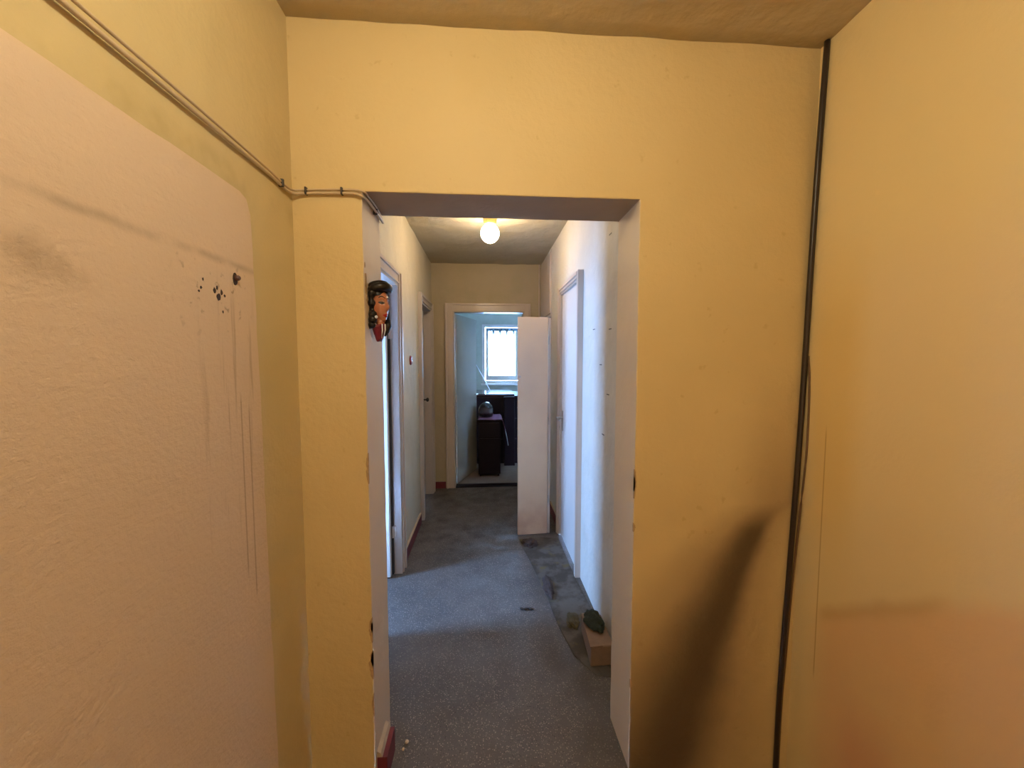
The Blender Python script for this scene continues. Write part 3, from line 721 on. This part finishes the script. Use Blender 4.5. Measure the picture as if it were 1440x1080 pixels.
# ------------------------------------------------------------------ carved head on the left reveal
def build_head():
    H0 = Vector((OX0+0.022, 1.325, 1.625))
    th = math.radians(-34)
    fw = Vector((math.cos(th), math.sin(th), 0)); rt = Vector((math.sin(th), -math.cos(th), 0)); up = Vector((0, 0, 1))
    # rt: towards image left / camera side cheek ; local (a=side, b=up, c=forward)
    def Wp(a, b, c):
        p = H0+rt*a*0.74+up*b+fw*c*0.80
        if p.x < OX0+0.001: p.x = OX0+0.001
        return p
    root = empty('hanging_head', (OX0, 1.345, 1.52))
    tag(root, 'glazed head of a woman with black hair and maroon scarf, on the left reveal', 'ornament')
    bm = bmesh.new(); nu, nv = 44, 48; g_ = []
    def gs(x, y, cx, cy, sx, sy): return math.exp(-((x-cx)/sx)**2-((y-cy)/sy)**2)
    def surf(u, v):                       # u angle -pi/2..pi/2 , v -1..1
        b = v*0.060
        wfac = 0.040*math.sqrt(max(0, 1-abs(v)**2.6))
        if v < 0: wfac *= 1-0.30*(-v)**1.3
        a = wfac*math.sin(u); c = 0.046*math.cos(u)*math.sqrt(max(0, 1-abs(v)**3.2))
        if c > 0.0:
            k = max(0, math.cos(u))
            c += k*(0.0175*gs(a, b, 0, -0.008, 0.0065, 0.012)+0.008*gs(a, b, 0, 0.010, 0.005, 0.018))
            c += k*(0.004*gs(a, b, 0.016, 0.022, 0.012, 0.005)+0.004*gs(a, b, -0.016, 0.022, 0.012, 0.005))
            c -= k*(0.006*gs(a, b, 0.016, 0.011, 0.010, 0.007)+0.006*gs(a, b, -0.016, 0.011, 0.010, 0.007))
            c += k*(0.0035*gs(a, b, 0.016, 0.010, 0.006, 0.004)+0.0035*gs(a, b, -0.016, 0.010, 0.006, 0.004))
            c += k*(0.0065*gs(a, b, 0, -0.0285, 0.011, 0.0035)+0.006*gs(a, b, 0, -0.036, 0.009, 0.0035))
            c -= k*0.003*gs(a, b, 0, -0.0323, 0.012, 0.0012)
            c += k*0.008*gs(a, b, 0, -0.050, 0.012, 0.009)
            c += k*(0.003*gs(a, b, 0.024, -0.008, 0.012, 0.012)+0.003*gs(a, b, -0.024, -0.008, 0.012, 0.012))
        return a, b, c
    for i in range(nu+1):
        g_.append([bm.verts.new(Wp(*surf(-PI*0.62+PI*1.24*i/nu, -0.995+1.99*j/nv))) for j in range(nv+1)])
    for i in range(nu):
        for j in range(nv): bm.faces.new((g_[i][j], g_[i+1][j], g_[i+1][j+1], g_[i][j+1]))
    tube(bm, [Wp(0, -0.045, 0.012), Wp(0, -0.062, 0.010), Wp(0, -0.088, 0.008)], [0.018, 0.013, 0.011], 16)
    link('face', bm, M_SKIN, root, smooth=True)
    # decal-like raised features following the face surface
    def patch(name, fn, mat, lift=0.0012, n=18, m=3):
        bm = bmesh.new(); R = []
        for i in range(n+1):
            t = i/n; lo, hi, cx = fn(t)
            R.append([])
            for j in range(m+1):
                b = lo+(hi-lo)*j/m
                v = max(-0.99, min(0.99, b/0.060)); wf = 0.040*math.sqrt(max(1e-6, 1-abs(v)**2.6))
                if v < 0: wf *= 1-0.30*(-v)**1.3
                u = math.asin(max(-1, min(1, cx/wf)))
                a, bb, c = surf(u, v)
                R[-1].append(bm.verts.new(Wp(a+0.0004*(1 if cx > 0 else -1), b, c+lift)))
        for i in range(n):
            for j in range(m): bm.faces.new((R[i][j], R[i+1][j], R[i+1][j+1], R[i][j+1]))
        o = link(name, bm, mat, root, smooth=True); s = o.modifiers.new('s', 'SOLIDIFY'); s.thickness = 0.0012; s.offset = 1
        return o
    for sg in (1, -1):
        patch('eyebrow', lambda t: (0.021+0.006*math.sin(PI*min(1, t*0.9))-0.001, 0.0225+0.0065*math.sin(PI*min(1, t*0.9))+0.0008*(1-t), sg*(0.006+0.022*t)), M_HAIR)
        patch('eyelid', lambda t: (0.0095, 0.0095+0.0075*math.sin(PI*t)+0.0002, sg*(0.007+0.019*t)), M_LID, 0.0008)
        patch('eye', lambda t: (0.0075-0.0038*math.sin(PI*t)-0.001, 0.0095+0.0012*math.sin(PI*t)-0.001+0.0012*t, sg*(0.007+0.022*t)), M_HAIR, 0.0015)
    patch('lips', lambda t: (-0.033-0.0055*math.sin(PI*t), -0.0322+0.0045*abs(math.sin(PI*t))**0.8-0.0016*math.exp(-((t-.5)/.08)**2), -0.0125+0.025*t), M_LIP, 0.001)
    # hair: cap, rolled quiff, side curls
    bm = bmesh.new()
    for (lo, hi, n, m) in ((0, 1, 24, 14),):
        R = []
        for i in range(n+1):
            ph = -PI*0.75+PI*1.5*i/n; row = []
            for j in range(m+1):
                te = PI/2*j/m
                a = 0.047*math.sin(ph)*math.cos(te*0.98); c = 0.044*math.cos(ph)*math.cos(te*0.98)-0.004
                lift_f = 0.030 if math.cos(ph) > 0.3 else -0.030*(1-max(0, math.cos(ph))/0.3)+0.030*max(0, math.cos(ph))/0.3
                b = lift_f+(0.070-lift_f)*math.sin(te)
                row.append(bm.verts.new(Wp(a, b, c)))
            R.append(row)
        for i in range(n):
            for j in range(m): bm.faces.new((R[i][j], R[i+1][j], R[i+1][j+1], R[i][j+1]))
    link('hair', bm, M_HAIR, root, smooth=True)
    bm = bmesh.new()
    P = [Wp(0.044*math.sin(t), 0.050+0.010*math.cos(t), 0.040*math.cos(t)+0.004) for t in [PI*0.55-PI*1.1*k/16 for k in range(17)]]
    tube(bm, P, [0.006+0.0085*math.sin(PI*(k+1)/18)**0.6 for k in range(17)], 12)
    P = [Wp(0.040*math.sin(t), 0.062+0.006*math.cos(t), 0.030*math.cos(t)) for t in [PI*0.55-PI*1.1*k/16 for k in range(17)]]
    tube(bm, P, [0.005+0.0085*math.sin(PI*(k+1)/18)**0.6 for k in range(17)], 12)
    link('hair_roll', bm, M_HAIR, root, smooth=True)
    for sg in (1, -1):
        bm = bmesh.new()
        if sg < 0: bm.free(); continue
        P = [Wp(sg*(0.041+0.006*math.sin(k*0.9)), 0.045-0.012*k, 0.014-0.002*k) for k in range(11)]
        tube(bm, smooth_path(P, 3), [0.0105+0.003*math.sin(k*0.8) for k in range(31)], 12)
        for (b, c, r) in () if sg < 0 else ((-0.030, 0.018, 0.013), (-0.048, 0.022, 0.014), (-0.064, 0.016, 0.012)):
            bmesh.ops.create_uvsphere(bm, u_segments=14, v_segments=10, radius=r, matrix=Matrix.Translation(Wp(sg*(0.044+0.004*(b < -0.04)), b, c-0.004)))
        link('side_curls', bm, M_HAIR, root, smooth=True)
    bm = bmesh.new(); bmesh.ops.create_uvsphere(bm, u_segments=12, v_segments=8, radius=0.0052, matrix=Matrix.Translation(Wp(0.044, -0.040, 0.034)))
    link('earring', bm, M_SILV, root, smooth=True)
    # scarf and collar narrowing to a point
    bm = bmesh.new(); R = []
    for j in range(9):
        t = j/8; w = 0.046*(1-0.72*t); b = -0.062-0.052*t
        R.append([bm.verts.new(Wp(w*math.sin(p)+0.004*t, b+0.004*math.cos(p*3), (0.030*(1-0.6*t))*math.cos(p)+0.002)) for p in [-PI/2+PI*k/16 for k in range(17)]])
    for j in range(8):
        for k in range(16): bm.faces.new((R[j][k], R[j][k+1], R[j+1][k+1], R[j+1][k]))
    bm.faces.new(R[0][::-1]); bm.faces.new(R[-1])
    link('scarf', bm, M_SCARF, root, smooth=True)
    for sg, off in ((1, 0.004), (-1, -0.012)):
        bm = bmesh.new()
        tube(bm, [Wp(off+0.008, -0.060, 0.034), Wp(off+0.004, -0.080, 0.030), Wp(off*0.6, -0.106, 0.019)], [0.0020, 0.0022, 0.0014], 8)
        link('collar_stripe', bm, M_SILV, root, smooth=True)
    bm = bmesh.new(); tube(bm, [Wp(-0.026, -0.046, 0.026), Wp(-0.024, -0.066, 0.030), Wp(-0.020, -0.082, 0.026), Wp(-0.014, -0.098, 0.018)], [0.010, 0.012, 0.010, 0.005], 12)
    link('hair_lock', bm, M_HAIR, root, smooth=True)
build_head()

# ------------------------------------------------------------------ far room furniture
ds = empty('dresser', (0.2, 5.2, 0))
tag(ds, 'tall very dark dresser with a glossy pale-lit top below the far window', 'dresser')
bm = bmesh.new(); box(bm, -0.20, 0.62, 5.30, 6.05, 0.04, 0.945); link('body', bm, M_DARKWOOD, ds, bevel=0.004)
bm = bmesh.new(); box(bm, -0.215, 0.40, 5.285, 6.06, 0.945, 0.972); link('top_board', bm, M_TOPW, ds, bevel=0.003)
for z0, z1 in ((0.08, 0.35), (0.365, 0.635), (0.65, 0.925)):
    dr = bxo('drawer', (-0.18, 0.60, 5.282, 5.30, z0, z1), M_DARKWOOD, ds, bevel=0.003)
    bm = bmesh.new(); lathe(bm, [(0.005, 0), (0.005, -0.015), (0.012, -0.02), (0.010, -0.028)], (0.45, 5.282, (z0+z1)/2), 10, 'y'); k = link('knob', bm, M_METAL, ds)
    k.parent = dr; k.matrix_parent_inverse = Matrix.Translation((-ds.location)).inverted() @ Matrix.Translation(-ds.location)
bxo('plinth', (-0.18, 0.60, 5.32, 6.03, 0.0, 0.04), M_DARKWOOD, ds)

cb = empty('bedside_cabinet', (0.05, 4.9, 0))
tag(cb, 'low very dark wooden cabinet just inside the far doorway', 'cabinet')
bm = bmesh.new(); box(bm, -0.085, 0.185, 4.72, 5.16, 0.03, 0.690); link('body', bm, M_DARKWOOD, cb, bevel=0.004)
bm = bmesh.new(); box(bm, -0.095, 0.195, 4.71, 5.165, 0.690, 0.708); link('top_board', bm, M_DARKWOOD, cb, bevel=0.003)
for z0, z1 in ((0.06, 0.48), (0.50, 0.67)):
    bxo('drawer' if z0 > 0.3 else 'cabinet_door', (-0.070, 0.170, 4.706, 4.72, z0, z1), M_DARKWOOD, cb, bevel=0.002)
for x in (-0.07, 0.15):
    for y in (4.74, 5.13): bxo('foot', (x, x+0.02, y, y+0.02, 0, 0.03), M_DARKWOOD, cb)

sc = empty('dark_side_panel', (0.3, 4.8, 0))
tag(sc, 'dark upright side board standing behind the open cream wardrobe door, right of low cabinet', 'board')
bm = bmesh.new(); box(bm, 0.255, 0.400, 5.19, 5.275, 0.0, 0.942); link('board', bm, M_DARKWOOD, sc, bevel=0.004)
bm = bmesh.new(); tube(bm, [(0.268, 5.188, 0.50), (0.29, 5.188, 0.40), (0.31, 5.188, 0.28)], 0.005, 8); tag(link('strip', bm, M_METAL, sc), 'thin metal strip standing in for a glint on the dark board')  # metal tube put in as the glint on the dark board

# mauve cloth draped over cabinet top and down its right side
bm = bmesh.new(); prof = []
R = []
for i in range(15):
    t = i/14
    if t < 0.6:
        x = -0.085+0.29*t/0.6; z = 0.7115+0.002*math.sin(i*1.7)
    else:
        s_ = (t-0.6)/0.4; x = 0.207+0.045*s_; z = 0.7115-0.155*s_
    R.append([bm.verts.new((x, 4.70+0.46*j/10+0.01*math.sin(i+j), z+0.0025*math.sin(j*1.9+i))) for j in range(11)])
for i in range(14):
    for j in range(10): bm.faces.new((R[i][j], R[i+1][j], R[i+1][j+1], R[i][j+1]))
cl = link('cloth', bm, M_PURPLE, smooth=True)
s_ = cl.modifiers.new('s', 'SOLIDIFY'); s_.thickness = 0.003; s_.offset = 1
tag(cl, 'mauve cloth draped over the low dark cabinet and down its right side', 'cloth')

hb = empty('helmet', (0.01, 4.93, 0.716))
tag(hb, 'round glossy black helmet resting on the mauve cloth beside the open door', 'helmet')
bm = bmesh.new(); R = []
for i in range(25):
    a = 2*PI*i/24; row = []
    for j in range(13):
        te = -0.55+(PI/2+0.55)*j/12
        row.append(bm.verts.new((0.01+0.100*math.cos(a)*math.cos(te), 4.93+0.115*math.sin(a)*math.cos(te), 0.790+(0.115 if te > 0 else 0.13)*math.sin(te))))
    R.append(row)
for i in range(24):
    for j in range(12): bm.faces.new((R[i][j], R[i+1][j], R[i+1][j+1], R[i][j+1]))
bmesh.ops.remove_doubles(bm, verts=bm.verts, dist=0.0005)
link('shell', bm, M_HELM, hb, smooth=True)
bm = bmesh.new(); R = []
for i in range(15):
    a = -PI*0.82+PI*0.64*i/14
    R.append([bm.verts.new((0.01+0.104*math.cos(a)*math.cos(t), 4.93+0.119*math.sin(a)*math.cos(t), 0.790+0.118*math.sin(t))) for t in (-0.25, 0, 0.25, 0.5)])
for i in range(14):
    for j in range(3): bm.faces.new((R[i][j], R[i+1][j], R[i+1][j+1], R[i][j+1]))
v_ = link('visor', bm, M_TOPW, hb, smooth=True); q_ = v_.modifiers.new('s', 'SOLIDIFY'); q_.thickness = 0.003

st = empty('white_stick', (0.06, 5.9, 0.975))
bm = bmesh.new(); tube(bm, [(0.075, 5.80, 0.978), (-0.16, 6.55, 1.38)], 0.006, 8); bmesh.ops.create_uvsphere(bm, u_segments=8, v_segments=6, radius=0.009, matrix=Matrix.Translation((-0.16, 6.55, 1.38)))
link('rod', bm, M_SILV, st)
tag(st, 'thin white rod slanting up from the dresser top in front of window', 'rod')

# ------------------------------------------------------------------ litter along the corridor floor
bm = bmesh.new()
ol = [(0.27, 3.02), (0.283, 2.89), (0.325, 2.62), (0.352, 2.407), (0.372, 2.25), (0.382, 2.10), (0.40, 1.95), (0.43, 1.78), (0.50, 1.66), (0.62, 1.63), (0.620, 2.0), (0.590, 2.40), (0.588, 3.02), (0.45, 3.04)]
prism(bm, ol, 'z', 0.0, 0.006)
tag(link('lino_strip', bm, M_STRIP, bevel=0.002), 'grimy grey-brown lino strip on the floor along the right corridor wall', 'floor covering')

def lump(name, c, s, mat, seed, label, cat, sub=4, amp=0.45):
    bm = bmesh.new(); bmesh.ops.create_icosphere(bm, subdivisions=sub, radius=1.0)
    for v in bm.verts:
        n = noise.noise(v.co*1.6+Vector((seed, 0, 0)))*amp+noise.noise(v.co*4+Vector((0, seed, 0)))*amp*0.5
        v.co *= 1+n
        v.co.z = max(v.co.z, -0.35)
    zmin = min(v.co.z for v in bm.verts)
    for v in bm.verts: v.co = Vector((c[0]+v.co.x*s[0], c[1]+v.co.y*s[1], c[2]+(v.co.z-zmin)*s[2]))
    return tag(link(name, bm, mat, smooth=True), label, cat)
lump('rag', (0.345, 2.93, 0.006), (0.060, 0.055, 0.022), M_STONE, 3, 'dark crumpled rag at the foot of the cream wardrobe door', 'rag')
lump('rag', (0.395, 2.36, 0.006), (0.030, 0.11, 0.016), M_STONE, 11, 'brown dusty rag flattened midway along the lino strip', 'rag')
lump('rag', (0.475, 2.02, 0.006), (0.032, 0.060, 0.020), M_OLIVE, 19, 'small olive-yellow dusty rag left of the cardboard box', 'rag')
bx = empty('cardboard_box', (0.54, 1.80, 0.006))
tag(bx, 'battered beige cardboard box low against the right corridor wall', 'box')
bm = bmesh.new(); prism(bm, [(0.488, 1.700), (0.600, 1.705), (0.605, 1.93), (0.505, 1.95)], 'z', 0.006, 0.105)
link('carton', bm, M_BOX, bx, bevel=0.006)
bm = bmesh.new(); prism(bm, [(0.484, 1.696), (0.545, 1.700), (0.552, 1.90), (0.500, 1.92)], 'z', 0.1055, 0.110); link('flap', bm, M_BOX, bx)
lump('dark_cloth', (0.550, 1.86, 0.111), (0.045, 0.075, 0.022), M_GREEN, 31, 'blackish green cloth heaped on top of the cardboard box', 'cloth')
bm = bmesh.new(); tube(bm, smooth_path([(0.198, 2.155, 0.006), (0.222, 2.142, 0.009), (0.245, 2.150, 0.006), (0.272, 2.138, 0.008)], 4), [0.005, 0.007, 0.006, 0.004, 0.006, 0.008, 0.007, 0.005, 0.004, 0.006, 0.008, 0.006, 0.004], 8)
tag(link('debris', bm, M_CLIP), 'small black twig-like scrap lying alone on the blue-lit floor', 'scrap')
for (x, y, s, lb) in ((-0.300, 1.400, 0.0085, 'larger white plaster crumb by the left edge of opening'), (-0.309, 1.372, 0.006, 'smaller white plaster crumb nearest the red skirting')):
    bm = bmesh.new(); bmesh.ops.create_icosphere(bm, subdivisions=1, radius=s)
    for v in bm.verts: v.co *= 0.75+0.5*random.random()
    z = -min(v.co.z for v in bm.verts)
    for v in bm.verts: v.co += Vector((x, y, z))
    tag(link('plaster_crumb', bm, M_CRUMB), lb, 'crumb')

# fix parenting: children of empties were modelled in world space
for o in list(bpy.data.objects):
    if o.parent:
        o.matrix_parent_inverse = Matrix.Identity(4)
bpy.context.view_layer.update()
for o in list(bpy.data.objects):
    if o.parent and o.type == 'MESH':
        root = o.parent
        while root.parent: root = root.parent
        if o.parent is root: o.location = -root.location
        else: o.location = (0, 0, 0)
